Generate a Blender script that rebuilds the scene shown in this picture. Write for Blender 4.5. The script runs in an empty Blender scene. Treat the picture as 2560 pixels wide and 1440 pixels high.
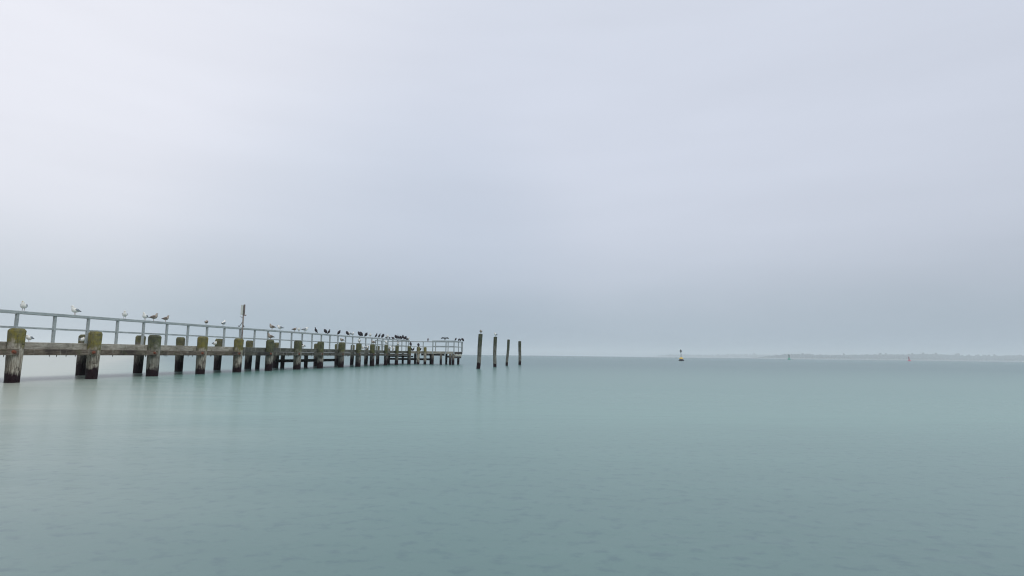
import bpy, bmesh, math, random
from mathutils import Vector, Matrix
R = math.radians
random.seed(7)
scene = bpy.context.scene
col = scene.collection

# ------------------------------------------------------------------ camera
CAM_H = 1.2
FOC = 1422.0                     # pixels on a 2560 wide frame
HOR = 887.7                      # horizon row in the middle column
ROLL = R(0.70)
PITCH = math.atan((HOR - 720) / FOC)
cd = bpy.data.cameras.new('camera')
cd.sensor_width = 36.0
cd.lens = FOC / 2560 * 36.0
cd.clip_start = 0.05
cd.clip_end = 30000
cam = bpy.data.objects.new('camera', cd)
col.objects.link(cam)
cam.matrix_world = (Matrix.Translation((0, 0, CAM_H)) @ Matrix.Rotation(R(90) + PITCH, 4, 'X')
                    @ Matrix.Rotation(ROLL, 4, 'Z'))
scene.camera = cam

# ------------------------------------------------------------------ sky
SUN_AZ, SUN_EL = R(138), R(54)   # azimuth from the view axis (+Y), clockwise
SUNV = Vector((math.sin(SUN_AZ) * math.cos(SUN_EL), math.cos(SUN_AZ) * math.cos(SUN_EL), math.sin(SUN_EL)))
w = bpy.data.worlds.new('World')
scene.world = w
w.use_nodes = True
nt = w.node_tree
for n_ in list(nt.nodes):
    nt.nodes.remove(n_)
L = nt.links.new
out = nt.nodes.new('ShaderNodeOutputWorld')
bg = nt.nodes.new('ShaderNodeBackground')
L(bg.outputs[0], out.inputs[0])
tc = nt.nodes.new('ShaderNodeTexCoord')
sky = nt.nodes.new('ShaderNodeTexSky')
sky.sky_type = 'NISHITA'
sky.sun_disc = False
sky.sun_elevation = SUN_EL
sky.sun_rotation = SUN_AZ
sky.dust_density = 4.0
skys = nt.nodes.new('ShaderNodeVectorMath'); skys.operation = 'SCALE'
skys.inputs['Scale'].default_value = 0.09
L(sky.outputs[0], skys.inputs[0])
sep = nt.nodes.new('ShaderNodeSeparateXYZ')
L(tc.outputs['Generated'], sep.inputs[0])
noi = nt.nodes.new('ShaderNodeTexNoise')
noi.inputs['Scale'].default_value = 1.6
noi.inputs['Detail'].default_value = 3.0
mp = nt.nodes.new('ShaderNodeMapping')
mp.inputs['Scale'].default_value = (1, 1, 3.2)
L(tc.outputs['Generated'], mp.inputs[0]); L(mp.outputs[0], noi.inputs[0])
nadd = nt.nodes.new('ShaderNodeMath'); nadd.operation = 'MULTIPLY_ADD'
nadd.inputs[1].default_value = 0.10; 
L(noi.outputs[0], nadd.inputs[0]); L(sep.outputs[2], nadd.inputs[2])
nsub = nt.nodes.new('ShaderNodeMath'); nsub.operation = 'SUBTRACT'; nsub.inputs[1].default_value = 0.05
L(nadd.outputs[0], nsub.inputs[0])
ramp = nt.nodes.new('ShaderNodeValToRGB')
ramp.color_ramp.interpolation = 'B_SPLINE'
stops = [(0.0, (.400, .475, .565)), (0.06, (.445, .520, .605)), (0.13, (.560, .610, .705)), (0.22, (.680, .718, .822)),
         (0.36, (.725, .760, .868)), (0.55, (.725, .758, .860)), (1.0, (.80, .82, .89))]
els = ramp.color_ramp.elements
els[0].position = stops[0][0]; els[0].color = (*stops[0][1], 1)
els[1].position = stops[-1][0]; els[1].color = (*stops[-1][1], 1)
for p_, c_ in stops[1:-1]:
    e_ = els.new(p_); e_.color = (*c_, 1)
L(nsub.outputs[0], ramp.inputs[0])
dot = nt.nodes.new('ShaderNodeVectorMath'); dot.operation = 'DOT_PRODUCT'
GLOW_DIR = Vector((math.sin(R(-74)) * math.cos(R(18)), math.cos(R(-74)) * math.cos(R(18)), math.sin(R(18))))   # centre of an added sky glow left of the frame, apart from the sun
dot.inputs[1].default_value = GLOW_DIR
L(tc.outputs['Generated'], dot.inputs[0])
glow = nt.nodes.new('ShaderNodeMapRange')
glow.interpolation_type = 'SMOOTHSTEP'
glow.inputs['From Min'].default_value = 0.36; glow.inputs['From Max'].default_value = 1.0
glow.inputs['To Min'].default_value = 0.0; glow.inputs['To Max'].default_value = 1.0
L(dot.outputs['Value'], glow.inputs[0])
gcol = nt.nodes.new('ShaderNodeMix'); gcol.data_type = 'RGBA'
gcol.inputs[6].default_value = (.97, .985, .995, 1); gcol.inputs[7].default_value = (1.27, 1.22, 1.15, 1)
L(glow.outputs[0], gcol.inputs[0])
gmul = nt.nodes.new('ShaderNodeVectorMath'); gmul.operation = 'MULTIPLY'
L(ramp.outputs[0], gmul.inputs[0]); L(gcol.outputs[2], gmul.inputs[1])
# a darker bank of cloud low over the sea beyond the pier
bdir = nt.nodes.new('ShaderNodeVectorMath'); bdir.operation = 'DOT_PRODUCT'
bdir.inputs[1].default_value = (math.sin(R(-13)) * math.cos(R(5)), math.cos(R(-13)) * math.cos(R(5)), math.sin(R(5)))
L(tc.outputs['Generated'], bdir.inputs[0])
bank = nt.nodes.new('ShaderNodeMapRange'); bank.interpolation_type = 'SMOOTHERSTEP'
bank.inputs['From Min'].default_value = 0.905; bank.inputs['From Max'].default_value = 1.0
bank.inputs['To Min'].default_value = 0.0; bank.inputs['To Max'].default_value = 1.0
L(bdir.outputs['Value'], bank.inputs[0])
# faint uneven mist layers
mist = nt.nodes.new('ShaderNodeTexNoise'); mist.inputs['Scale'].default_value = 2.2; mist.inputs['Detail'].default_value = 5.0
mmp = nt.nodes.new('ShaderNodeMapping'); mmp.inputs['Scale'].default_value = (1, 1, 6)
L(tc.outputs['Generated'], mmp.inputs[0]); L(mmp.outputs[0], mist.inputs[0])
mr = nt.nodes.new('ShaderNodeMapRange')
mr.inputs['From Min'].default_value = .3; mr.inputs['From Max'].default_value = .7
mr.inputs['To Min'].default_value = .975; mr.inputs['To Max'].default_value = 1.025
L(mist.outputs[0], mr.inputs[0])
bcol = nt.nodes.new('ShaderNodeMix'); bcol.data_type = 'RGBA'
bcol.inputs[6].default_value = (1, 1, 1, 1); bcol.inputs[7].default_value = (.89, .915, .93, 1)
L(bank.outputs[0], bcol.inputs[0])
thick = nt.nodes.new('ShaderNodeMapRange'); thick.interpolation_type = 'SMOOTHSTEP'      # sky dims away from the added glow
thick.inputs['From Min'].default_value = -0.65; thick.inputs['From Max'].default_value = 0.35
thick.inputs['To Min'].default_value = .90; thick.inputs['To Max'].default_value = 1.0
L(dot.outputs['Value'], thick.inputs[0])
bm1 = nt.nodes.new('ShaderNodeMath'); bm1.operation = 'MULTIPLY'
L(thick.outputs[0], bm1.inputs[0]); L(mr.outputs[0], bm1.inputs[1])
gm1 = nt.nodes.new('ShaderNodeVectorMath'); gm1.operation = 'MULTIPLY'
L(gmul.outputs[0], gm1.inputs[0]); L(bcol.outputs[2], gm1.inputs[1])
gm2 = nt.nodes.new('ShaderNodeVectorMath'); gm2.operation = 'SCALE'
L(gm1.outputs[0], gm2.inputs[0]); L(bm1.outputs[0], gm2.inputs['Scale'])
mix = nt.nodes.new('ShaderNodeMix'); mix.data_type = 'RGBA'
mix.inputs[0].default_value = 0.93
L(skys.outputs[0], mix.inputs[6]); L(gm2.outputs[0], mix.inputs[7])
L(mix.outputs[2], bg.inputs[0])
bg.inputs[1].default_value = 1.0

sl = bpy.data.lights.new('sun', 'SUN')
sl.energy = 1.45; sl.angle = R(45); sl.color = (1, .97, .92)
so = bpy.data.objects.new('sun', sl); col.objects.link(so)
so.rotation_euler = SUNV.to_track_quat('Z', 'Y').to_euler()

vs = scene.view_settings
vs.view_transform = 'Standard'; vs.look = 'None'; vs.exposure = 0.0; vs.gamma = 1.0
vs.use_curve_mapping = False
scene.cycles.use_denoising = True
scene.cycles.max_bounces = 8
scene.cycles.volume_bounces = 1
scene.cycles.use_adaptive_sampling = False
scene.cycles.filter_width = 1.15

# ------------------------------------------------------------------ helpers
def ray(u, v):
    x, y = u - 1280, v - 720
    c, s = math.cos(ROLL), math.sin(ROLL)
    xx, yy = c * x + s * y, -s * x + c * y
    dx, dy, dz = xx / FOC, 1.0, -yy / FOC
    c, s = math.cos(PITCH), math.sin(PITCH)
    return Vector((dx, c * dy - s * dz, s * dy + c * dz))

def mesh_obj(name, verts, faces, mats, parent=None, smooth=False, fmat=None):
    me = bpy.data.meshes.new(name)
    me.from_pydata([tuple(v) for v in verts], [], faces)
    for m in (mats if isinstance(mats, (list, tuple)) else [mats]):
        me.materials.append(m)
    if fmat:
        me.polygons.foreach_set('material_index', fmat)
    if smooth:
        me.polygons.foreach_set('use_smooth', [True] * len(me.polygons))
    me.update()
    o = bpy.data.objects.new(name, me)
    col.objects.link(o)
    o.parent = parent
    return o

def tag(o, label=None, cat=None, group=None, kind=None):
    if label: o['label'] = label
    if cat: o['category'] = cat
    if group: o['group'] = group
    if kind: o['kind'] = kind
    return o

def empty(name, loc, rz=0.0):
    o = bpy.data.objects.new(name, None)
    o.empty_display_size = 0.2
    col.objects.link(o)
    o.location = loc; o.rotation_euler = (0, 0, rz)
    return o

def box_mesh(name, sx, sy, sz, bev=0.008, jit=0.0):
    bm = bmesh.new()
    bmesh.ops.create_cube(bm, size=1.0)
    for v in bm.verts:
        v.co.x *= sx; v.co.y *= sy; v.co.z *= sz
        if jit:
            v.co.y += random.uniform(-jit, jit); v.co.z += random.uniform(-jit, jit)
    if bev:
        bmesh.ops.bevel(bm, geom=bm.edges[:], offset=bev, segments=1, affect='EDGES')
    me = bpy.data.meshes.new(name)
    bm.to_mesh(me); bm.free()
    return me

def put(name, me, mat, parent, loc, rot=(0, 0, 0)):
    if not me.materials:
        me.materials.append(mat)
    o = bpy.data.objects.new(name, me)
    col.objects.link(o)
    o.parent = parent; o.location = loc; o.rotation_euler = rot
    return o

def bar(name, a, b, wy, wz, mat, parent, bev=0.008, jit=0.0):
    """a rectangular timber from a to b (in the parent's frame)"""
    a, b = Vector(a), Vector(b)
    d = b - a
    me = box_mesh(name, d.length, wy, wz, bev, jit)
    return put(name, me, mat, parent, (a + b) / 2, (0, -math.atan2(d.z, math.hypot(d.x, d.y)), math.atan2(d.y, d.x)))

def tube(pts, radii, seg=8):
    """verts/faces of a tube through pts"""
    V, F = [], []
    pts = [Vector(p) for p in pts]
    for i, p in enumerate(pts):
        t = (pts[min(i + 1, len(pts) - 1)] - pts[max(i - 1, 0)]).normalized()
        up = Vector((0, 1, 0)) if abs(t.y) < 0.9 else Vector((1, 0, 0))
        s = t.cross(up).normalized(); q = s.cross(t)
        r = radii[i] if isinstance(radii, (list, tuple)) else radii
        for k in range(seg):
            a = 2 * math.pi * k / seg
            V.append(p + (s * math.cos(a) + q * math.sin(a)) * r)
    for i in range(len(pts) - 1):
        for k in range(seg):
            k2 = (k + 1) % seg
            F.append((i * seg + k, i * seg + k2, (i + 1) * seg + k2, (i + 1) * seg + k))
    F.append(tuple(range(seg - 1, -1, -1)))
    F.append(tuple((len(pts) - 1) * seg + k for k in range(seg)))
    return V, F

def lathe(prof, seg=20):
    V, F = [], []
    for r, z in prof:
        for k in range(seg):
            a = 2 * math.pi * k / seg
            V.append((r * math.cos(a), r * math.sin(a), z))
    for i in range(len(prof) - 1):
        for k in range(seg):
            k2 = (k + 1) % seg
            F.append((i * seg + k, i * seg + k2, (i + 1) * seg + k2, (i + 1) * seg + k))
    F.append(tuple(range(seg - 1, -1, -1)))
    F.append(tuple((len(prof) - 1) * seg + k for k in range(seg)))
    return V, F

# ------------------------------------------------------------------ materials
class NT:
    def __init__(s, name):
        s.m = bpy.data.materials.new(name); s.m.use_nodes = True
        s.t = s.m.node_tree; s.b = s.t.nodes['Principled BSDF']
        s.o = s.t.nodes['Material Output']
    def n(s, ty, **kw):
        nd = s.t.nodes.new(ty)
        for k, v in kw.items():
            setattr(nd, k, v)
        return nd
    def l(s, a, b): s.t.links.new(a, b)
    def coord(s, scale=(1, 1, 1), rnd=True):
        t = s.n('ShaderNodeTexCoord'); m = s.n('ShaderNodeMapping')
        m.inputs['Scale'].default_value = scale
        if rnd:
            oi = s.n('ShaderNodeObjectInfo'); sc = s.n('ShaderNodeVectorMath', operation='SCALE')
            cb = s.n('ShaderNodeCombineXYZ')
            for i in range(3): s.l(oi.outputs['Random'], cb.inputs[i])
            s.l(cb.outputs[0], sc.inputs[0]); sc.inputs['Scale'].default_value = 37.0
            ad = s.n('ShaderNodeVectorMath', operation='ADD')
            s.l(t.outputs['Object'], ad.inputs[0]); s.l(sc.outputs[0], ad.inputs[1])
            s.l(ad.outputs[0], m.inputs[0])
        else:
            s.l(t.outputs['Object'], m.inputs[0])
        return m.outputs[0]
    def noise(s, co, scale, detail=4, rough=.55):
        n = s.n('ShaderNodeTexNoise'); s.l(co, n.inputs['Vector'])
        n.inputs['Scale'].default_value = scale; n.inputs['Detail'].default_value = detail
        n.inputs['Roughness'].default_value = rough
        return n.outputs[0]
    def rng(s, v, a, b, c=0., d=1.):
        n = s.n('ShaderNodeMapRange'); s.l(v, n.inputs[0])
        for i, x in zip((1, 2, 3, 4), (a, b, c, d)): n.inputs[i].default_value = x
        return n.outputs[0]
    def math(s, op, a, b):
        n = s.n('ShaderNodeMath', operation=op)
        for i, x in enumerate((a, b)):
            if isinstance(x, (int, float)): n.inputs[i].default_value = x
            else: s.l(x, n.inputs[i])
        return n.outputs[0]
    def mix(s, f, a, b):
        n = s.n('ShaderNodeMix', data_type='RGBA')
        if isinstance(f, (int, float)): n.inputs[0].default_value = f
        else: s.l(f, n.inputs[0])
        for i, x in ((6, a), (7, b)):
            if isinstance(x, tuple): n.inputs[i].default_value = (*x, 1)
            else: s.l(x, n.inputs[i])
        return n.outputs[2]
    def bump(s, h, strength=.5, dist=.01):
        n = s.n('ShaderNodeBump'); s.l(h, n.inputs['Height'])
        n.inputs['Strength'].default_value = strength; n.inputs['Distance'].default_value = dist
        s.l(n.outputs[0], s.b.inputs['Normal'])
    def fin(s, colr, rough=.85):
        if isinstance(colr, tuple): s.b.inputs['Base Color'].default_value = (*colr, 1)
        else: s.l(colr, s.b.inputs['Base Color'])
        if isinstance(rough, (int, float)): s.b.inputs['Roughness'].default_value = rough
        else: s.l(rough, s.b.inputs['Roughness'])
        return s.m

def plain(name, c, rough=.7, var=.18, scale=20):
    s = NT(name)
    f = s.rng(s.noise(s.coord(), scale, 3), .35, .65)
    return s.fin(s.mix(f, tuple(x * (1 - var) for x in c), tuple(min(1, x * (1 + var)) for x in c)), rough)

def pile_material(name, wet0, wet1, lich0, lich1, pale, fib, lichen_a, lichen_b):
    """weathered pile: black weed up to the tide line, bleached grain above it, lichen near the head"""
    s = NT(name)
    gco = s.coord((1, 1, .10)); co = s.coord()
    oi = s.n('ShaderNodeObjectInfo')
    grain = s.noise(gco, 26, 5, .6)
    grain2 = s.noise(gco, 70, 3, .6)
    blot = s.noise(co, 3.2, 4)
    fine = s.noise(co, 45, 3)
    tcn = s.n('ShaderNodeTexCoord'); sp = s.n('ShaderNodeSeparateXYZ'); s.l(tcn.outputs['Object'], sp.inputs[0])
    z = sp.outputs[2]
    base = s.mix(s.rng(grain, .38, .62), fib, pale)
    base = s.mix(s.math('MULTIPLY', s.rng(grain2, .55, .7), .55), base, (.05, .045, .04))
    # cracks: checks across and along
    vo = s.n('ShaderNodeTexVoronoi', feature='DISTANCE_TO_EDGE'); s.l(s.coord((1, 1, .28)), vo.inputs['Vector'])
    vo.inputs['Scale'].default_value = 7
    ck = s.math('MULTIPLY', s.rng(vo.outputs['Distance'], .035, .0), s.rng(blot, .45, .6))
    base = s.mix(ck, base, (.03, .025, .022))
    # brown damp stain on the middle
    base = s.mix(s.math('MULTIPLY', s.rng(blot, .52, .66), .55), base, (.085, .07, .055))
    # lichen head
    rz_ = s.math('MULTIPLY', s.math('SUBTRACT', oi.outputs['Random'], .5), .34)
    lz = s.math('ADD', s.math('ADD', z, rz_), s.math('MULTIPLY', s.math('SUBTRACT', blot, .5), 1.3))
    lf = s.math('MULTIPLY', s.rng(lz, lich0, lich1), s.rng(grain, .25, .55, .55, 1))
    lc = s.mix(s.rng(s.noise(co, 5.5, 4), .38, .62), lichen_a, lichen_b)
    lc = s.mix(s.math('MULTIPLY', s.rng(fine, .56, .68), .75), lc, (.035, .035, .03))
    c2 = s.mix(lf, base, lc)
    # guano specks on the head
    c2 = s.mix(s.math('MULTIPLY', s.rng(s.noise(co, 30, 2), .70, .74), s.rng(z, 1.5, 1.9)), c2, (.6, .6, .56))
    # weed / wet band
    wz = s.math('ADD', s.math('ADD', z, s.math('MULTIPLY', rz_, -.45)), s.math('ADD', s.math('MULTIPLY', s.math('SUBTRACT', blot, .5), .80),
                                 s.math('MULTIPLY', s.math('SUBTRACT', grain, .5), .50)))
    wf = s.rng(wz, wet1, wet0)
    wc = s.mix(s.rng(fine, .45, .70), (.009, .004, .007), (.042, .019, .022))
    s.l(s.rng(wf, 0, 1, .4, .12), s.b.inputs['Specular IOR Level'])
    c3 = s.mix(wf, c2, wc)
    s.bump(s.math('ADD', s.math('MULTIPLY', grain, 1.0), s.math('MULTIPLY', ck, -1.5)), .9, .03)
    return s.fin(c3, s.rng(wf, 0, 1, .9, .55))

M_PILE_Y = pile_material('pile_yellow_lichen', .30, .55, 1.15, 1.42, (.45, .43, .36), (.175, .15, .115), (.19, .165, .032), (.115, .112, .050))
M_PILE_G = pile_material('pile_green_lichen', .34, .58, 1.05, 1.40, (.34, .34, .29), (.125, .115, .092), (.098, .108, .044), (.052, .060, .038))
M_PILE_D = pile_material('pile_distant_lichen', .46, .80, .98, 1.28, (.25, .255, .225), (.09, .09, .078), (.112, .114, .034), (.058, .068, .035))
M_PILE_F = pile_material('pile_dark_damp', .50, .85, 1.25, 1.55, (.21, .195, .16), (.09, .08, .065), (.13, .125, .045), (.07, .075, .045))
M_MOOR = pile_material('mooring_timber', .36, .44, 1.2, 2.3, (.21, .215, .185), (.095, .098, .080), (.072, .078, .034), (.038, .046, .038))

def beam_material(name, pale, mid, dark, green, blotch=.85):
    s = NT(name)
    gco = s.coord((.09, 1, 1)); co = s.coord()
    g = s.noise(gco, 28, 5, .6); g2 = s.noise(gco, 80, 3)
    bl = s.noise(co, 1.3, 5); bl2 = s.noise(co, 4.0, 4)
    c = s.mix(s.rng(g, .38, .62), mid, pale)
    c = s.mix(s.math('MULTIPLY', s.rng(g2, .54, .68), .7), c, dark)
    c = s.mix(s.math('MULTIPLY', s.rng(bl, .48, .62), blotch), c, dark)
    c = s.mix(s.math('MULTIPLY', s.rng(bl2, .55, .68), .6), c, green)
    sc = s.noise(s.coord((1, 1, .15)), 9, 3)      # streaks running down
    c = s.mix(s.math('MULTIPLY', s.rng(sc, .60, .70), .45), c, (.42, .41, .36))
    s.bump(g, .8, .02)
    return s.fin(c, .9)

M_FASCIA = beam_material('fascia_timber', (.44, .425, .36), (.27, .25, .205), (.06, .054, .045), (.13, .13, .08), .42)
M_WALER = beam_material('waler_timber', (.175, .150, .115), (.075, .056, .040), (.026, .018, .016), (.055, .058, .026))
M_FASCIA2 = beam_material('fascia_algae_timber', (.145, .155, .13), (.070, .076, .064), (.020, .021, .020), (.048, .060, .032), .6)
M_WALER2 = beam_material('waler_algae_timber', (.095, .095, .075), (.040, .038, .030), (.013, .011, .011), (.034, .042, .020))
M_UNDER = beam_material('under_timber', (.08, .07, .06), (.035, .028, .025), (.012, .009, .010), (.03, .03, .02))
def rail_material():
    s = NT('rail_grey_paint')
    g = s.noise(s.coord((.15, 1, 1)), 40, 4); sp = s.noise(s.coord(), 55, 3); bl = s.noise(s.coord(), 2.2, 4)
    c = s.mix(s.rng(g, .35, .65), (.235, .275, .285), (.40, .44, .44))
    c = s.mix(s.math('MULTIPLY', s.rng(sp, .60, .70), .7), c, (.56, .60, .58))
    c = s.mix(s.math('MULTIPLY', s.rng(bl, .5, .66), .5), c, (.20, .23, .235))
    s.bump(g, .5, .006)
    return s.fin(c, .8)
M_RAIL = rail_material()
M_RUST = plain('rust', (.15, .045, .022), .85, .5, 60)
M_IRON = plain('dark_iron', (.03, .022, .022), .7, .3, 40)
M_POST2 = beam_material('post_pale_timber', (.36, .32, .29), (.24, .20, .185), (.12, .095, .09), (.20, .18, .16))
M_POST = beam_material('post_brown_timber', (.23, .20, .18), (.13, .105, .10), (.06, .045, .045), (.12, .11, .09))
M_PANEL = plain('pale_board', (.55, .58, .54), .6, .08)
M_LAND = plain('pale_landing_timber', (.40, .40, .33), .85, .3, 12)

# ------------------------------------------------------------------ water
def water_material():
    s = NT('sea_water')
    t = s.n('ShaderNodeTexCoord')
    def co(sc, rot=0):
        m = s.n('ShaderNodeMapping'); m.inputs['Scale'].default_value = sc; m.inputs['Rotation'].default_value = (0, 0, rot)
        s.l(t.outputs['Object'], m.inputs[0]); return m.outputs[0]
    big = s.noise(co((.016, .05, 1), R(8)), 1, 3, .5)
    swell = s.noise(co((.22, .8, 1), R(-4)), 1.0, 3, .5)
    med = s.noise(co((2.2, 3.4, 1), R(-6)), 1.0, 3, .55)
    sml = s.noise(co((6.5, 8.5, 1), R(12)), 1.0, 3, .55)
    c = s.mix(s.rng(big, .3, .7), (.168, .300, .272), (.196, .330, .292))
    sy = s.n('ShaderNodeSeparateXYZ'); s.l(t.outputs['Object'], sy.inputs[0])
    X, Y = sy.outputs[0], sy.outputs[1]
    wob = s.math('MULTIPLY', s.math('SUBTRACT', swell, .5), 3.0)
    c = s.mix(s.rng(Y, 10.0, 70.0), c, (.094, .192, .188))     # darker tone further out
    # paler, warmer tone painted into the water on the left, by the pier root
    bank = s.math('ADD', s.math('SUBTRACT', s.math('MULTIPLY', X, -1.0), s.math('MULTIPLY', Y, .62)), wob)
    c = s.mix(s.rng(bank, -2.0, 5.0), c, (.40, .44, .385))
    # darker tone painted into the nearest metres of water, then dark ripple marks
    c = s.mix(s.rng(s.math('ADD', Y, wob), 12.0, 2.2), c, (.108, .184, .180))
    c = s.mix(s.math('MULTIPLY', s.math('MULTIPLY', s.rng(sml, .52, .70), s.rng(Y, 12.0, 3.5)), .34), c, (.055, .100, .135))
    b0 = s.n('ShaderNodeBump'); s.l(swell, b0.inputs['Height']); b0.inputs['Strength'].default_value = .25; b0.inputs['Distance'].default_value = .06
    b1 = s.n('ShaderNodeBump'); s.l(med, b1.inputs['Height']); b1.inputs['Strength'].default_value = .25; b1.inputs['Distance'].default_value = .025
    b2 = s.n('ShaderNodeBump'); s.l(sml, b2.inputs['Height']); b2.inputs['Strength'].default_value = .25; b2.inputs['Distance'].default_value = .010
    s.l(b0.outputs[0], b1.inputs['Normal']); s.l(b1.outputs[0], b2.inputs['Normal'])
    s.l(b2.outputs[0], s.b.inputs['Normal'])
    s.b.inputs['IOR'].default_value = 1.333
    s.b.inputs['Anisotropic'].default_value = .60          # wave crests lie along the shore
    tv = s.n('ShaderNodeCombineXYZ'); tv.inputs[1].default_value = 1.0
    s.l(tv.outputs[0], s.b.inputs['Tangent'])
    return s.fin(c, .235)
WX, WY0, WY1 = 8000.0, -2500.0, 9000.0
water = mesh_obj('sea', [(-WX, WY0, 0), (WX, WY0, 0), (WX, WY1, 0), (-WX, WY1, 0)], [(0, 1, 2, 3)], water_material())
tag(water, 'calm pale teal sea smoothed flat under the fog', 'sea', kind='structure')

# ------------------------------------------------------------------ far shore
def shore_strip(name, label, u0, u1, dist, top, seed, mat):
    """a low bank with a pale beach: a closed ridge with real depth along the far side of the bay"""
    rnd = random.Random(seed)
    x0 = ray(u0, 895); x1 = ray(u1, 895)
    A = Vector((x0.x / x0.y * dist, dist)); B = Vector((x1.x / x1.y * dist, dist * 1.02))
    N = 90
    V, F = [], []
    for i in range(N + 1):
        f = i / N
        p = A.lerp(B, f)
        h = top(f)
        prof = [(-18, -1.2), (-4, .35), (10, 1.4), (60, max(1.6, h * .6)), (180, max(1.8, h)), (420, max(1.2, h * .7)), (700, -1.2)]
        for dy, z in prof:
            V.append((p.x, p.y + dy + rnd.uniform(-4, 4) * (dy > 0), z * (1 + rnd.uniform(-.08, .08))))
    for i in range(N):
        for k in range(6):
            a = i * 7 + k
            F.append((a, a + 7, a + 8, a + 1))
    o = mesh_obj(name, V, F, mat, smooth=True)
    tag(o, label, 'shore', kind='structure')
    return A, B

def land_material():
    s = NT('shore_land')
    t = s.n('ShaderNodeTexCoord'); sp = s.n('ShaderNodeSeparateXYZ'); s.l(t.outputs['Object'], sp.inputs[0])
    f = s.rng(sp.outputs[2], 1.0, 1.8)
    return s.fin(s.mix(f, (.22, .21, .18), s.mix(s.noise(s.coord((.02, .02, .02), False), 1), (.05, .065, .03), (.08, .09, .045))), .95)
M_LAND_FAR = land_material()
def leaf_material():
    s = NT('far_foliage')
    return s.fin(s.mix(s.rng(s.noise(s.coord((.15, .15, .15), False), 1, 4), .35, .65), (.014, .022, .018), (.036, .044, .032)), .9)
M_LEAF = leaf_material()

def ico():
    bm = bmesh.new(); bmesh.ops.create_icosphere(bm, subdivisions=1, radius=1)
    v = [x.co.copy() for x in bm.verts]; f = [tuple(q.index for q in p.verts) for p in bm.faces]; bm.free()
    return v, f
IV, IF = ico()
def wood(name, label, A, B, hgt, count, seed):
    rnd = random.Random(seed)
    V, F = [], []
    for i in range(count):
        f = rnd.random()
        p = A.lerp(B, f)
        base, crown = hgt(f)
        if crown < 2: continue
        dy = rnd.uniform(30, 330)
        hh = crown * rnd.uniform(.72, 1.12) * (1.4 if rnd.random() < .03 else 1)
        gz = max(.5, base * min(1, dy / 150)) - .5
        for k in range(4):                       # each tree: clumps of foliage over one another
            zc = gz + hh * (.32 + .17 * k) ; r = hh * (.36 - .055 * k) * rnd.uniform(.8, 1.15)
            c = Vector((p.x + rnd.uniform(-3, 3), p.y + dy + rnd.uniform(-3, 3), zc))
            o = len(V)
            for q in IV:
                V.append(c + Vector((q.x * r, q.y * r, q.z * r * .85)) * rnd.uniform(.72, 1.2))
            F.extend(tuple(o + j for j in t) for t in IF)
    o = mesh_obj(name, V, F, M_LEAF)
    tag(o, label, 'trees', kind='stuff')

def sm(x, a, b):
    x = max(0, min(1, (x - a) / (b - a))); return x * x * (3 - 2 * x)
def near_top(f):
    return 15.0 * sm(f, .0, .16) * (.75 + .25 * math.sin(f * 17 + 1)) + 1
def near_wood(f):
    h = 32 * sm(f, .0, .12) * (.86 + .14 * math.sin(f * 23) * math.sin(f * 7.3 + 1))
    return near_top(f), max(0, h * (.78 + .55 * f))
A, B = shore_strip('shore', 'low wooded headland with pale beach behind the green and red buoys', 1900, 2960, 4000, near_top, 3, M_LAND_FAR)
wood('headland_wood', 'hazy grey-blue wood along the headland behind the buoys', A, B, near_wood, 2600, 5)
def far_top(f): return 13 * sm(f, 0, .3) * sm(1 - f, 0, .1) + 1
def far_wood(f):
    h = 34 * sm(f, 0, .25) * (.8 + .2 * math.sin(f * 15))
    return far_top(f), h
A, B = shore_strip('distant_shore', 'faintest strip of land on the horizon behind the yellow buoy', 1600, 2150, 6300, far_top, 9, M_LAND_FAR)
wood('distant_wood', 'barely visible wood on the horizon strip behind the yellow buoy', A, B, far_wood, 500, 11)

# ------------------------------------------------------------------ haze
HB = [(-WX - 300, WY0 - 300, -3.0), (WX + 300, WY1 + 300, 85.0)]
def haze():
    (x0, y0, z0), (x1, y1, z1) = HB
    V = [(x0, y0, z0), (x1, y0, z0), (x1, y1, z0), (x0, y1, z0), (x0, y0, z1), (x1, y0, z1), (x1, y1, z1), (x0, y1, z1)]
    F = [(3, 2, 1, 0), (4, 5, 6, 7), (0, 1, 5, 4), (1, 2, 6, 5), (2, 3, 7, 6), (3, 0, 4, 7)]
    m = bpy.data.materials.new('haze_air'); m.use_nodes = True
    t = m.node_tree
    for n in list(t.nodes): t.nodes.remove(n)
    o = t.nodes.new('ShaderNodeOutputMaterial'); pv = t.nodes.new('ShaderNodeVolumePrincipled')
    pv.inputs['Color'].default_value = (.91, .965, 1.0, 1)
    pv.inputs['Density'].default_value = 0.00027
    pv.inputs['Anisotropy'].default_value = 0.0
    t.links.new(pv.outputs[0], o.inputs['Volume'])
    ob = mesh_obj('haze', V, F, m)
    tag(ob, 'pale even sea fog over the bay', 'haze', kind='stuff')
haze()

# ------------------------------------------------------------------ pier
PC = Vector((-14.43, 46.33))            # a point on the row of big piles
PD = Vector((.13317, .99109))           # along the pier, away from the camera
PN = Vector((.99109, -.13317))          # to the open (camera) side
PANG = math.atan2(PD.y, PD.x)
pier = empty('timber_pier', (PC.x, PC.y, 0), PANG)
tag(pier, 'long weathered timber pier with thick lichen-topped piles and grey railing', 'pier')

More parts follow.
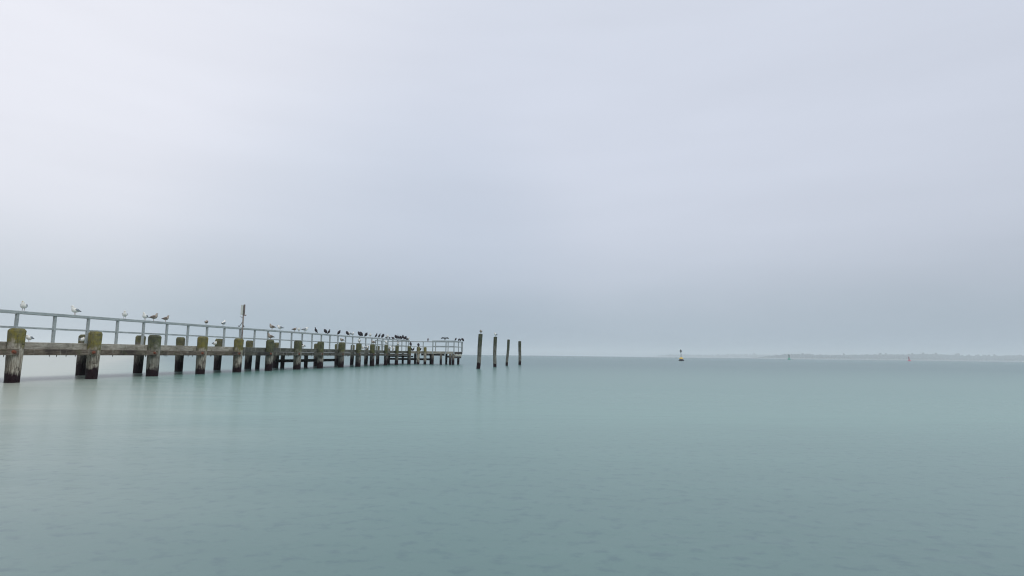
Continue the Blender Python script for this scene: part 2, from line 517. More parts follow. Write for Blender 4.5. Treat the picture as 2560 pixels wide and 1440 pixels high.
def t_at(u, off, v=880):
    """distance along the pier where the plane at that offset is seen in picture column u"""
    r = ray(u, v)
    k = ((PC + PN * off).dot(PN)) / (Vector((r.x, r.y)).dot(PN))
    return (Vector((r.x, r.y)) * k - PC).dot(PD)
def z_at(u, v, off):
    r = ray(u, v)
    k = ((PC + PN * off).dot(PN)) / (Vector((r.x, r.y)).dot(PN))
    return CAM_H + r.z * k
def Lc(t, o, z): return Vector((t, -o, z))      # pier frame
def Wd(t, o, z):
    p = PC + PD * t + PN * o
    return Vector((p.x, p.y, z))
def zf(t): return 1.462 + (t + 26) * .0013      # top of the deck edge
def zr(t): return 2.612 + (t + 26) * .0038      # top of the hand rail
def zm(t): return 2.032 + (t + 26) * .0026      # top of the middle rail

def pile_mesh(wtop, wbot, ztop, seed, round_=2.6, seg=18, chamfer=.07, zbot=-.6):
    rnd = random.Random(seed)
    V, F = [], []
    zs = [zbot, -.1, .12, .3, .5, .7, .9, 1.1, 1.3, 1.5, 1.7, 1.85, ztop - chamfer * 1.35, ztop - chamfer * .3, ztop]
    zs = sorted(set(z for z in zs if z <= ztop))
    lump = [rnd.uniform(-.035, .035) for _ in range(seg)]
    rot = rnd.uniform(-.12, .12)
    for z in zs:
        f = max(0, min(1, z / ztop))
        r = (wbot + (wtop - wbot) * f) / 2
        if z > ztop - chamfer * .5: r *= 1 - (.17 if z < ztop - .001 else .23)
        elif z > ztop - chamfer * 1.4: r *= 1.01
        for k in range(seg):
            a = 2 * math.pi * k / seg
            ca, sa = math.cos(a), math.sin(a)
            q = (abs(ca) ** round_ + abs(sa) ** round_) ** (-1 / round_)
            rr = r * q * (1 + lump[k] + rnd.uniform(-.014, .014))
            x, y = rr * math.cos(a + rot), rr * math.sin(a + rot)
            zz = z + (rnd.uniform(-.02, .012) if z > ztop - .01 else rnd.uniform(-.01, .01))
            V.append((x, y, zz))
    n = len(zs)
    for i in range(n - 1):
        for k in range(seg):
            k2 = (k + 1) % seg
            F.append((i * seg + k, i * seg + k2, (i + 1) * seg + k2, (i + 1) * seg + k))
    V.append((0, 0, zs[-1] + .012)); c = len(V) - 1
    for k in range(seg):
        F.append(((n - 1) * seg + k, (n - 1) * seg + (k + 1) % seg, c))
    return V, F

def make_pile(t, o, wt, wb, zt, mat, seed, name='pile', **kw):
    V, F = pile_mesh(wt, wb, zt, seed, **kw)
    p = mesh_obj(name, V, F, mat, pier, smooth=True)
    p.location = Lc(t, o, 0)
    rl = random.Random(seed + 7); p.rotation_euler = (rl.uniform(-.018, .018), rl.uniform(-.022, .022), 0)
    p.data.set_sharp_from_angle(angle=R(38)) if hasattr(p.data, 'set_sharp_from_angle') else None
    return p

# (middle column at the water, top row, width at head, width at water, lichen)
near = [(30.3, 820.8, .64, .53, 'Y'), (227.4, 828.3, .565, .48, 'Y'), (378.8, 837.4, .60, .56, 'G'), (498, 841.1, .555, .475, 'Y'),
        (592.2, 846.2, .53, .475, 'Y'), (671, 849.6, .50, .46, 'G'), (742, 851, .53, .50, 'G'), (799.5, 853.9, .51, .46, 'G'),
        (851.5, 855.9, .52, .45, 'G'), (894, 858.3, .47, .45, 'Y'), (929.4, 861.2, .44, .42, 'Y'), (963, 862.2, .36, .33, 'Y'),
        (990.2, 864.2, .37, .35, 'Y'), (1021.7, 865.6, .40, .36, 'Y')]
near_t = []
pile_t = []
for i, (u, vt, wt, wb, k) in enumerate(near):
    t = t_at(u + (2.5 if i < 4 else 0), 0.0, 925)
    near_t.append(t)
    pw_ = Wd(t, 0, 0); q_ = pw_.y / math.hypot(pw_.x, pw_.y) * 1.02      # true width: the wide lens stretches things towards the frame edge
    wt *= q_; wb *= q_
    zt = z_at(u + 6, vt, .15)
    make_pile(t, 0, wt, wb, zt, M_PILE_D if i >= 8 else M_PILE_Y if k == 'Y' else M_PILE_G, 100 + i)
    pile_t.append((t, wt, zt))
for j, t in enumerate((-29.3, -32.7)):            # the pier goes on towards the land
    make_pile(t, 0, .56, .5, 1.96, M_PILE_Y, 90 + j)
    make_pile(t + .1, -3.35, .5, .45, 2.0, M_PILE_F, 92 + j)
far = [(204, .50, 836.2), (345, .46, 838.5), (447, .44, 843.0), (542.7, .43, 847.0), (619.6, .46, 851.3), (688.3, .42, 856.3),
       (741, .40, 858), (789, .40, 859), (840.5, .36, 860), (878.7, .36, 862.1), (914, .38, 864.0), (943.2, .36, 865.2), (969.7, .33, 867)]
for i, (u, wd, vt) in enumerate(far):
    t = t_at(u, -3.35, 920)
    pw_ = Wd(t, -3.35, 0); wd *= pw_.y / math.hypot(pw_.x, pw_.y) * 1.02
    make_pile(t, -3.35, wd * 1.12, wd, z_at(u + 5, vt, -3.2), M_PILE_F, 200 + i)
for i, u in enumerate((643, 705.5, 764)):       # slimmer inner piles carrying the brace
    make_pile(t_at(u, -2.62, 920), -2.62, .29, .27, 1.16, M_PILE_F, 230 + i, chamfer=.03)

TL, TE = -34.5, 21.3                             # landward end (out of the picture), start of the pier head
# deck edge timber: one length per bay, behind the piles
OF = -.27
joints = [TL, -29.3] + near_t + [TE]
for a, b in zip(joints[:-1], joints[1:]):
    o_ = bar('fascia_beam', Lc(a + .006, OF + random.uniform(-.006, .006), zf(a) - .135), Lc(b - .006, OF + random.uniform(-.006, .006), zf(b) - .135),
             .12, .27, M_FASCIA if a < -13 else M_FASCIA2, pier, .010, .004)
joints_far = [TL + .2 + 3.2 * i for i in range(int((TE - TL) / 3.2) + 1)] + [TE - .1]
for a, b in zip(joints_far[:-1], joints_far[1:]):
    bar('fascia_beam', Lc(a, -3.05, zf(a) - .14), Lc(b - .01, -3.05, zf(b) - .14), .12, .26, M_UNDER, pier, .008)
# lower timbers: each runs into a notch in the next pile and is bolted there
def rust_beam_mat(): return M_WALER
bolt_v, bolt_f = lathe([(.0, -.03), (.085, -.03), (.095, -.012), (.07, .0), (.045, .006), (.045, .035), (.03, .045), (.0, .046)], 10)
bolt_me = bpy.data.meshes.new('bolt'); bolt_me.from_pydata(bolt_v, [], bolt_f); bolt_me.materials.append(M_RUST)
spike_v, spike_f = tube([(0, 0, .03), (0, 0, -.03), (0, 0, -.075)], [.016, .014, .004], 6)
spike_me = bpy.data.meshes.new('bolt_tip'); spike_me.from_pydata(spike_v, [], spike_f); spike_me.materials.append(M_IRON)
ends = [(-29.3, .56, 1.96)] + pile_t
for i in range(len(ends) - 1):
    (ta, wa, _), (tb, wb, _) = ends[i], ends[i + 1]
    a, b = ta + wa * .30, tb - wb * .17
    rb = wb / 2
    oa, ob = OF + .20, rb - .075               # starts tucked behind one pile, ends proud of the next
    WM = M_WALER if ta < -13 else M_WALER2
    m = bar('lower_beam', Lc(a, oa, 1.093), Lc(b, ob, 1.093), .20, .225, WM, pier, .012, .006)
    ln = math.hypot(b - a, ob - oa)
    bo = bpy.data.objects.new('bolt', bolt_me); col.objects.link(bo); bo.parent = m
    bo.location = (ln / 2 - wb * .36, -.104, .0); bo.rotation_euler = (R(90), 0, 0); bo.scale = (1.25, .85, 1); bo.rotation_euler = (R(90), random.uniform(-.3, .3), 0)
    for k in range(random.randint(3, 6)):
        sp_ = bpy.data.objects.new('bolt_tip', spike_me); col.objects.link(sp_); sp_.parent = m
        sp_.location = (random.uniform(-ln * .46, ln * .38), random.uniform(-.05, .05), -.112)
    # short packing block on the far side of the pile
    bar('packing_block', Lc(ta + wa * .40, OF + .265, 1.09), Lc(ta + wa * .40 + .34, OF + .255, 1.09), .06, .215, WM, pier, .008)
# cross heads under the deck and the deck boards
for t in [-32.7, -29.3] + near_t:
    bar('cross_beam', Lc(t, -.34, 1.10), Lc(t, -3.6, 1.10), .22, .20, M_UNDER, pier, .01)
V, F = [], []
nb = int((TE - TL) / .155)
for i in range(nb):
    a = TL + i * .155; b = a + .143
    o0, o1, z0, z1 = -.335, -2.985, zf(a) - .075, zf(a) - .022
    k = len(V)
    for (x, y, z) in ((a, o0, z0), (b, o0, z0), (b, o1, z0), (a, o1, z0), (a, o0, z1), (b, o0, z1), (b, o1, z1), (a, o1, z1)):
        V.append(Lc(x, y, z + random.uniform(-.002, .002)))
    F += [tuple(k + j for j in q) for q in ((0, 1, 2, 3), (7, 6, 5, 4), (0, 4, 5, 1), (1, 5, 6, 2), (2, 6, 7, 3), (3, 7, 4, 0))]
dk = mesh_obj('deck_boards', V, F, M_FASCIA, pier); dk['kind'] = 'stuff'
for o_ in (-.9, -1.7, -2.5):
    bar('joist', Lc(TL, o_, zf(TL) - .18), Lc(TE, o_, zf(TE) - .18), .12, .19, M_UNDER, pier, .008)
# brace along the inner piles
bar('brace', Lc(t_at(690, -2.8, 900), -2.83, .545), Lc(t_at(838, -2.8, 900), -2.83, .545), .10, .235, M_UNDER, pier, .01)

# ---- railing of the pier
OR = -.50
PS = 1.527
post_me = {}
posts = []
t = -34.4 + .0
t0 = t_at(38, OR, 830)
tt = t0 - 6 * PS
while tt < 20.6:
    posts.append(tt); tt += PS
posts.append(21.25)
def rail_post(t, o, z0, z1, w=.095):
    key = round(z1 - z0, 2)
    if key not in post_me:
        post_me[key] = box_mesh('rail_post', w, w, key, .008)
    return put('rail_post', post_me[key], M_RAIL, pier, Lc(t, o, z0 + key / 2), (random.uniform(-.008, .008), random.uniform(-.010, .010), random.uniform(-.05, .05)))
for t in posts:
    rail_post(t, OR, zf(t) - .03, zr(t) - .118)
for i in range(0, len(posts) - 1):
    a, b = posts[i], posts[i + 1]
    bar('middle_rail', Lc(a + .049, OR, zm(a) - .035), Lc(b - .049, OR, zm(b) - .035), .055, .072, M_RAIL, pier, .006)
for i in range(0, len(posts) - 1, 3):
    j = min(i + 3, len(posts) - 1)
    a, b = posts[i], posts[j]
    if j == len(posts) - 1: b += .1
    bar('top_rail', Lc(a + .003, OR, zr(a) - .058), Lc(b - .003, OR, zr(b) - .058), .15, .116, M_RAIL, pier, .010, .002)

# ---- pier head, lying across the end
T0, T1, O0, O1 = 21.32, 25.6, -4.75, 5.0
ZH = 1.525; ZHR = 2.785
for k, (a, b) in enumerate(zip([O0, -1.6, 1.7], [-1.6, 1.7, O1])):
    bar('fascia_beam', Lc(T0, a + .005, ZH - .14), Lc(T0, b - .005, ZH - .14), .14, .28, M_FASCIA, pier, .010)
    bar('fascia_beam', Lc(T1, a + .005, ZH - .14), Lc(T1, b - .005, ZH - .14), .14, .28, M_UNDER, pier, .010)
bar('side_fascia_beam', Lc(T0 + .08, O1 - .07, ZH - .17), Lc(T1 - .08, O1 - .07, ZH - .17), .14, .24, M_UNDER, pier, .01)
bar('side_fascia_beam', Lc(T0 + .08, O0 + .07, ZH - .15), Lc(T1 - .08, O0 + .07, ZH - .15), .14, .26, M_UNDER, pier, .01)
V, F = [], []
for i in range(int((O1 - O0 - .3) / .155)):
    a = O0 + .15 + i * .155; b = a + .143; k = len(V)
    for (x, y, z) in ((T0 + .075, a, ZH - .075), (T0 + .075, b, ZH - .075), (T1 - .075, b, ZH - .075), (T1 - .075, a, ZH - .075),
                      (T0 + .075, a, ZH - .02), (T0 + .075, b, ZH - .02), (T1 - .075, b, ZH - .02), (T1 - .075, a, ZH - .02)):
        V.append(Lc(x, y, z))
    F += [tuple(k + j for j in q) for q in ((0, 1, 2, 3), (7, 6, 5, 4), (0, 4, 5, 1), (1, 5, 6, 2), (2, 6, 7, 3), (3, 7, 4, 0))]
dk = mesh_obj('deck_boards', V, F, M_FASCIA, pier); dk['kind'] = 'stuff'
def head_o(u):                                   # offset along the head front for a picture column
    r = ray(u, 900)
    k = (PC + PD * T0).dot(PD) / Vector((r.x, r.y)).dot(PD)
    return (Vector((r.x, r.y)) * k - PC).dot(PN)
for i, (u, top, wd, m) in enumerate([(1046.3, 867.3, .35, M_PILE_Y), (1063.6, 868.0, .31, M_PILE_Y)]):
    r = ray(u, top); o_ = head_o(u) + .02
    depth = Wd(T0 - .28, o_, 0).y
    make_pile(T0 - .28, o_, wd * 1.05, wd, CAM_H + r.z / r.y * depth, m, 300 + i)
for i, (u, wd) in enumerate([(1081.4, .27), (1102, .27), (1125.6, .28), (1132.6, .30)]):
    make_pile(T0 + .02, head_o(u), wd, wd, ZH - .29 if i < 3 else ZH - .29, M_PILE_F, 310 + i, chamfer=.02)
make_pile(T0 + 3.2, 4.75, .30, .28, .93, M_PILE_F, 320, chamfer=.02)
for i, (tt_, oo) in enumerate([(T1 - .05, -4.4), (T1 - .05, -2.6), (T1 - .05, -1.0), (T1 - .05, 1.0), (T1 - .05, 3.0), (T0 + .1, -4.4), (T0 + .1, -3.0)]):
    make_pile(tt_, oo, .27, .25, ZH - .29, M_PILE_F, 330 + i, chamfer=.02)
# bearers under the head
bar('bearer', Lc(T0 + .16, head_o(1052), 1.13), Lc(T0 + .16, head_o(1110), 1.13), .16, .21, M_UNDER, pier, .01)
bar('bearer', Lc(T0 + .30, head_o(1117), .93), Lc(T0 + .30, head_o(1131), .93), .16, .22, M_UNDER, pier, .01)
bar('brace', Lc(T1 - .3, -4.6, .55), Lc(T1 - .3, 1.2, .55), .10, .24, M_UNDER, pier, .01)
bar('brace', Lc(T1 - .3, -4.6, .86), Lc(T1 - .3, -1.2, .86), .10, .14, M_UNDER, pier, .01)
# low landing on the end of the head
bar('landing_board', Lc(T0 + .35, O1 - .02, 1.08), Lc(T1 - .6, O1 - .02, 1.08), .18, .22, M_LAND, pier, .012)
bar('landing_beam', Lc(T0 + .30, O1 - .12, .85), Lc(T1 - .5, O1 - .12, .85), .20, .21, M_UNDER, pier, .012)
for k in range(5):
    tz = T0 + .6 + k * .75
    bar('landing_post', Lc(tz, O1 + .03, .98), Lc(tz, O1 + .03, 1.42), .07, .07, M_UNDER, pier, .0)
# head railing: near side is open from the pier to column 1081, then a broad board on top
fo = [head_o(1081.6), head_o(1114.6), head_o(1134.8)]
for o_ in fo:
    rail_post(T0 - .10, o_, ZH - .28, ZHR - .09, .11)
bar('broad_top_rail', Lc(T0 - .10, fo[0] - .06, ZHR - .09), Lc(T0 - .10, fo[2] + .06, ZHR - .09), .12, .20, M_RAIL, pier, .012)
for a, b in zip(fo[:-1], fo[1:]):
    bar('middle_rail', Lc(T0 - .10, a + .05, 2.11), Lc(T0 - .10, b - .05, 2.11), .07, .13, M_RAIL, pier, .008)
so_ = [T0 - .10, T0 + 2.0, T1 - .10]
OS = fo[2]
for s_ in so_[1:]:
    rail_post(s_, OS + .05, ZH - .03, ZHR - .09)
for a, b in zip(so_[:-1], so_[1:]):
    bar('middle_rail', Lc(a + .055, OS + .03, 2.09), Lc(b - .055, OS + .03, 2.09), .06, .09, M_RAIL, pier, .006)
bar('top_rail', Lc(T0 - .03, OS + .04, ZHR - .06), Lc(T1 - .03, OS + .04, ZHR - .06), .14, .115, M_RAIL, pier, .01)
# back railing of the head
bo_ = [O0 + .08, -3.2, -1.6, 0.0, 1.6, 3.2, OS - .05]
for o_ in bo_:
    rail_post(T1 - .10, o_, ZH - .03, ZHR - .09)
for a, b in zip(bo_[:-1], bo_[1:]):
    bar('middle_rail', Lc(T1 - .10, a + .05, 2.10), Lc(T1 - .10, b - .05, 2.10), .055, .08, M_RAIL, pier, .006)
for a, b in ((0, 3), (3, 6)):
    bar('top_rail', Lc(T1 - .10, bo_[a] - (.05 if a == 0 else -.003), ZHR - .055), Lc(T1 - .10, bo_[b] - .003, ZHR - .055), .14, .11, M_RAIL, pier, .01)
# left end railing of the head
for s_ in (T0 + .1, T0 + 2.1):
    rail_post(s_, O0 + .08, ZH - .03, ZHR - .09)
bar('top_rail', Lc(T0 + .02, O0 + .08, ZHR - .056), Lc(T1 - .18, O0 + .08, ZHR - .056), .14, .11, M_RAIL, pier, .01)
bar('middle_rail', Lc(T0 + .15, O0 + .08, 2.10), Lc(T0 + 2.05, O0 + .08, 2.10), .055, .08, M_RAIL, pier, .006)
bar('middle_rail', Lc(T0 + 2.15, O0 + .08, 2.10), Lc(T1 - .16, O0 + .08, 2.10), .055, .08, M_RAIL, pier, .006)

# ------------------------------------------------------------------ post with board beside the railing
tp = t_at(604, -.40, 848)
pw = Wd(tp, -.385, zf(tp))
rp = empty('rescue_post', pw, PANG)
tag(rp, 'tall brown post with pale board and hooks standing at the railing', 'post')
bar('post', (0, 0, 0), (0, 0, 1.98), .07, .07, M_POST2, rp, .008)
bar('upper_post', (.0, -.03, 1.93), (.0, -.03, 2.60), .07, .085, M_POST, rp, .008)
bar('board', (-.06, .10, 2.26), (.06, .10, 2.26), .13, .60, M_PANEL, rp, .006)
def hook(name, pts, r, mat):
    V, F = tube(pts, r, 7)
    return mesh_obj(name, V, F, mat, rp, smooth=True)
hook('hook', [(0, .03, 1.82), (0, .09, 1.80), (0, .15, 1.83), (0, .175, 1.90)], .014, M_IRON)
hook('arm', [(0, .03, 1.55), (0, .14, 1.36), (0, .20, 1.27)], .017, M_IRON)
hook('arm_foot', [(0, .19, 1.275), (0, .25, 1.265), (0, .31, 1.29)], [.03, .035, .012], M_IRON)
hook('red_bracket', [(0, -.04, 1.95), (0, -.12, 1.93), (0, -.19, 1.95)], [.025, .03, .02], M_RUST)
hook('lower_bracket', [(0, -.03, 1.33), (0, -.10, 1.22)], .02, M_IRON)

# ------------------------------------------------------------------ mooring poles
moor = [((1195.7, 922.0), (1201.8, 834.8), .345, 'thickest leaning mooring pole, first beyond the end of the pier'),
        ((1236.8, 917.5), (1238.0, 842.0), .34, 'upright mooring pole, second beyond the end of the pier'),
        ((1267.0, 914.2), (1271.7, 848.8), .285, 'slim leaning mooring pole, third beyond the end of the pier'),
        ((1299.4, 911.8), (1299.6, 852.9), .36, 'shortest looking mooring pole, last of the four in open water')]
moor_top = []
for i, ((ub, vb), (ut, vt), wd, lab) in enumerate(moor):
    r = ray(ub, vb); k = -CAM_H / r.z; base = r * k
    r2 = ray(ut, vt); k2 = base.y / r2.y; top = r2 * k2; zt = CAM_H + top.z
    V, F = pile_mesh(wd * 1.04, wd * .98, zt, 400 + i, round_=2.2, seg=16, chamfer=.03)
    rnd = random.Random(i)
    wob = [(rnd.uniform(-.015, .015)) for _ in range(6)]
    lean = (top.x - base.x) / zt
    V = [Vector((x + lean * z + .02 * math.sin(z * 2 + i * 2), y, z)) for x, y, z in V]
    o = mesh_obj('mooring_pole', V, F, M_MOOR, smooth=True)
    o.data.set_sharp_from_angle(angle=R(38))
    o.location = (base.x, base.y, 0)
    tag(o, lab, 'mooring pole', 'mooring poles beyond the pier')
    moor_top.append(Vector((base.x + lean * zt + .02 * math.sin(zt * 2 + i * 2), base.y, zt)))

# ------------------------------------------------------------------ buoys
M_YEL = plain('buoy_yellow', (.60, .43, .10), .5, .08)
M_BLK = plain('buoy_black', (.018, .019, .025), .5, .2)
M_BLU = plain('buoy_navy', (.03, .04, .10), .5, .2)
M_GRN = plain('buoy_green', (.005, .30, .18), .5, .12)
M_GRD = plain('buoy_dark_green', (.004, .13, .09), .5, .12)
M_RED = plain('buoy_red', (.48, .07, .13), .5, .12)
M_RDD = plain('buoy_dark_red', (.30, .02, .06), .5, .12)
def lobj(name, prof, mat, parent, seg=20, loc=(0, 0, 0)):
    V, F = lathe(prof, seg)
    o = mesh_obj(name, V, F, mat, parent, smooth=True); o.location = loc
    o.data.set_sharp_from_angle(angle=R(40))
    return o
def at_dist(u, dist):
    r = ray(u, 897); return Vector((r.x / r.y * dist, dist, 0))
yb = empty('cardinal_buoy', at_dist(1703.3, 183)); yb.rotation_euler = (0, R(-2.2), 0)
tag(yb, 'yellow and black buoy with mast and two black topmark cones', 'buoy', 'navigation buoys')
lobj('float', [(.55, -.5), (.80, -.2), (.86, .0), (.84, .22), (.72, .30)], M_BLK, yb)
lobj('collar', [(.70, .29), (.62, .42), (.60, .52), (.66, .60)], M_BLU, yb)
lobj('dome', [(.66, .60), (.64, .72), (.52, .92), (.34, 1.08), (.20, 1.17), (.13, 1.22)], M_YEL, yb)
for a in range(3):
    V, F = tube([(.16 * math.cos(a * 2.1), .16 * math.sin(a * 2.1), 1.15), (.03 * math.cos(a * 2.1), .03 * math.sin(a * 2.1), 2.75)], .022, 6)
    mesh_obj('mast_leg', V, F, M_BLK, yb)
lobj('lower_cone', [(.05, 2.62), (.12, 2.74), (.36, 2.90), (.36, 2.98), (.10, 3.00)], M_BLK, yb)
lobj('lantern', [(.10, 3.00), (.30, 3.03), (.30, 3.12), (.10, 3.15)], M_PANEL, yb)
lobj('upper_cone', [(.36, 3.15), (.36, 3.24), (.16, 3.42), (.06, 3.58), (.03, 3.75)], M_BLK, yb)

def lateral(name, u, dist, wscale, hscale, m1, m2, lab, tilt, can):
    b = empty(name, at_dist(u, dist)); b.rotation_euler = (0, tilt, 0)
    tag(b, lab, 'buoy', 'navigation buoys')
    s = wscale; h = hscale
    lobj('float', [(.9 * s, -.5), (1.5 * s, -.1), (1.62 * s, .1), (1.55 * s, .55 * h), (1.15 * s, .95 * h), (.7 * s, 1.3 * h), (.45 * s, 1.6 * h)], m1, b)
    lobj('tower', [(.45 * s, 1.55 * h), (.42 * s, 2.6 * h), (.40 * s, 3.9 * h), (.50 * s, 3.95 * h)], m2, b, 14)
    lobj('gallery', [(.50 * s, 3.9 * h), (.72 * s, 4.0 * h), (.72 * s, 4.15 * h), (.35 * s, 4.2 * h)], m2, b, 14)
    if can: lobj('topmark', [(.30 * s, 4.2 * h), (.34 * s, 4.4 * h), (.34 * s, 5.3 * h), (.2 * s, 5.4 * h)], m2, b, 12)
    else: lobj('topmark', [(.35 * s, 4.2 * h), (.50 * s, 4.4 * h), (.40 * s, 4.9 * h), (.22 * s, 5.45 * h), (.05 * s, 5.6 * h)], m2, b, 12)
    return b
lateral('green_buoy', 1972.8, 600, 1.0, 1.0, M_GRN, M_GRD, 'green light buoy with slim tower in front of the headland', 0, False)
lateral('red_buoy', 2273, 600, .98, .86, M_RED, M_RDD, 'small red buoy with its tower tilted, off the wooded headland', R(-5), True)

# ------------------------------------------------------------------ birds
M_WHITE = plain('plumage_white', (.74, .74, .70), .8, .05)
M_GREY = plain('plumage_grey', (.24, .27, .30), .8, .15)
M_TIP = plain('plumage_black_tip', (.03, .03, .035), .8, .2)
def mottle(name, a, b):
    s = NT(name)
    return s.fin(s.mix(s.rng(s.noise(s.coord((1, 1, 1)), 55, 3), .42, .58), a, b), .85)
M_JUV = mottle('plumage_mottled', (.42, .38, .32), (.22, .18, .15))
M_JUVW = mottle('plumage_brown_wing', (.20, .16, .135), (.09, .075, .07))
M_BLACK = mottle('plumage_black', (.010, .008, .012), (.026, .021, .028))
M_BLACKW = mottle('plumage_black_wing', (.014, .011, .016), (.034, .027, .034))
M_SLATE = mottle('plumage_slate', (.14, .15, .17), (.22, .23, .25))
M_PALE = plain('throat_pale', (.55, .50, .44), .8, .1)
M_BEAK = plain('beak_yellow', (.50, .34, .10), .6, .1)
M_BEAKD = plain('beak_dark', (.10, .09, .08), .6, .1)
M_LEG = plain('leg_pinkish', (.36, .25, .21), .7, .1)
M_LEGD = plain('leg_dark', (.03, .026, .028), .7, .1)
M_HOOD = plain('hood_dark', (.05, .035, .03), .8, .1)

def loft(rings, seg=10, mats=None):
    """rings: (x, z, half width y, half height) along a spine in the xz plane; closed"""
    V, F, FM = [], [], []
    n = len(rings)
    for i, rg in enumerate(rings):
        x, z, ry, rz = rg[:4]
        a = rings[max(i - 1, 0)]; b = rings[min(i + 1, n - 1)]
        t = Vector((b[0] - a[0], 0, b[1] - a[1])).normalized()
        up = Vector((-t.z, 0, t.x))
        for k in range(seg):
            an = 2 * math.pi * k / seg
            V.append(Vector((x, 0, z)) + Vector((0, 1, 0)) * (ry * math.cos(an)) + up * (rz * math.sin(an)))
    for i in range(n - 1):
        for k in range(seg):
            k2 = (k + 1) % seg
            F.append((i * seg + k, (i + 1) * seg + k, (i + 1) * seg + k2, i * seg + k2))
            FM.append(rings[i][4] if len(rings[i]) > 4 else 0)
    F.append(tuple(range(seg))); FM.append(0)
    F.append(tuple((n - 1) * seg + k for k in range(seg - 1, -1, -1))); FM.append(rings[n - 2][4] if len(rings[n - 2]) > 4 else 0)
    return V, F, FM

def mk(name, vf, mats):
    V, F, FM = vf if len(vf) == 3 else (*vf, None)
    me = bpy.data.meshes.new(name)
    me.from_pydata([tuple(v) for v in V], [], F)
    for m in (mats if isinstance(mats, list) else [mats]): me.materials.append(m)
    if FM: me.polygons.foreach_set('material_index', FM)
    me.polygons.foreach_set('use_smooth', [True] * len(F))
    me.update()
    return me

def leg_mesh(x, y, top, mat, name, lean=0):
    V, F = tube([(x + lean, y, top), (x, y, .012), (x + .004, y, .006)], [.009, .006, .006], 6)
    k = len(V)
    for a in (-.5, 0, .5):      # webbed toes
        p = (x + .045 * math.cos(a), y + .045 * math.sin(a), .003)
        V.append(Vector(p))
    V.append(Vector((x - .012, y, .004)))
    V.append(Vector((x, y, .012)))
    F += [(k + 3, k, k + 1), (k + 3, k + 1, k + 2), (k + 4, k, k + 3), (k + 4, k + 3, k + 2), (k + 4, k + 1, k), (k + 4, k + 2, k + 1)]
    return mk(name, (V, F), mat)

def wing_loft(side, pts):
    """folded wing: flattened loft lying against the flank; pts: (x, y, z, half thick, half height)"""
    V, F = [], []
    seg = 8
    for (x, y, z, th, hh) in pts:
        for k in range(seg):
            a = 2 * math.pi * k / seg
            V.append(Vector((x, side * (y + th * math.cos(a)), z + hh * math.sin(a))))
    n = len(pts)
    for i in range(n - 1):
        for k in range(seg):
            k2 = (k + 1) % seg
            q = (i * seg + k, i * seg + k2, (i + 1) * seg + k2, (i + 1) * seg + k)
            F.append(q if side > 0 else q[::-1])
    F.append(tuple(range(seg))[::-1]); F.append(tuple((n - 1) * seg + k for k in range(seg)))
    FM = [0] * len(F)
    for i in range(n - 1):
        if i >= n - 3:
            for k in range(seg): FM[i * seg + k] = 1
    return V, F, FM

def gull(kind, pose):
    """pose: stand (head up), rest (head drawn in). Feet at the origin, looking along +x; about .34 m tall"""
    bodym = {'adult': [M_WHITE, M_WHITE], 'juv': [M_JUV, M_JUV], 'hood': [M_WHITE, M_HOOD]}[kind]
    wm = {'adult': [M_GREY, M_TIP], 'juv': [M_JUVW, M_TIP], 'hood': [M_GREY, M_TIP]}[kind]
    hz = .045 if pose == 'stand' else -.012
    rings = [(-.185, .150, .004, .003), (-.165, .154, .028, .009), (-.125, .166, .050, .030), (-.085, .176, .080, .062), (-.03, .184, .101, .088), (.03, .192, .105, .098),
             (.075, .212, .092, .092), (.100, .242, .068, .070), (.108, .268 + hz * .4, .052, .053, 1), (.114, .290 + hz * .8, .047, .046, 1),
             (.128, .309 + hz, .041, .038, 1), (.148, .312 + hz, .025, .023, 1), (.160, .310 + hz, .007, .007, 1)]
    parts = {'body': mk('body', loft(rings, 14), bodym)}
    bz = .309 + hz
    parts['beak'] = mk('beak', loft([(.150, bz, .010, .011), (.175, bz - .001, .008, .010), (.197, bz - .006, .005, .007), (.206, bz - .013, .001, .002)], 6), M_BEAK if kind != 'juv' else M_BEAKD)
    for s in (1, -1):
        parts['wing' + ('' if s > 0 else '2')] = mk('wing', wing_loft(s, [(.070, .078, .222, .010, .018), (.045, .092, .216, .016, .048), (-.02, .090, .206, .019, .058), (-.085, .066, .192, .018, .048), (-.14, .038, .178, .014, .028), (-.19, .020, .164, .009, .014), (-.235, .012, .148, .003, .003)]), wm)
        parts['leg' + ('' if s > 0 else '2')] = leg_mesh(.01, .032 * s, .115, M_LEG, 'leg', -.005)
    return parts

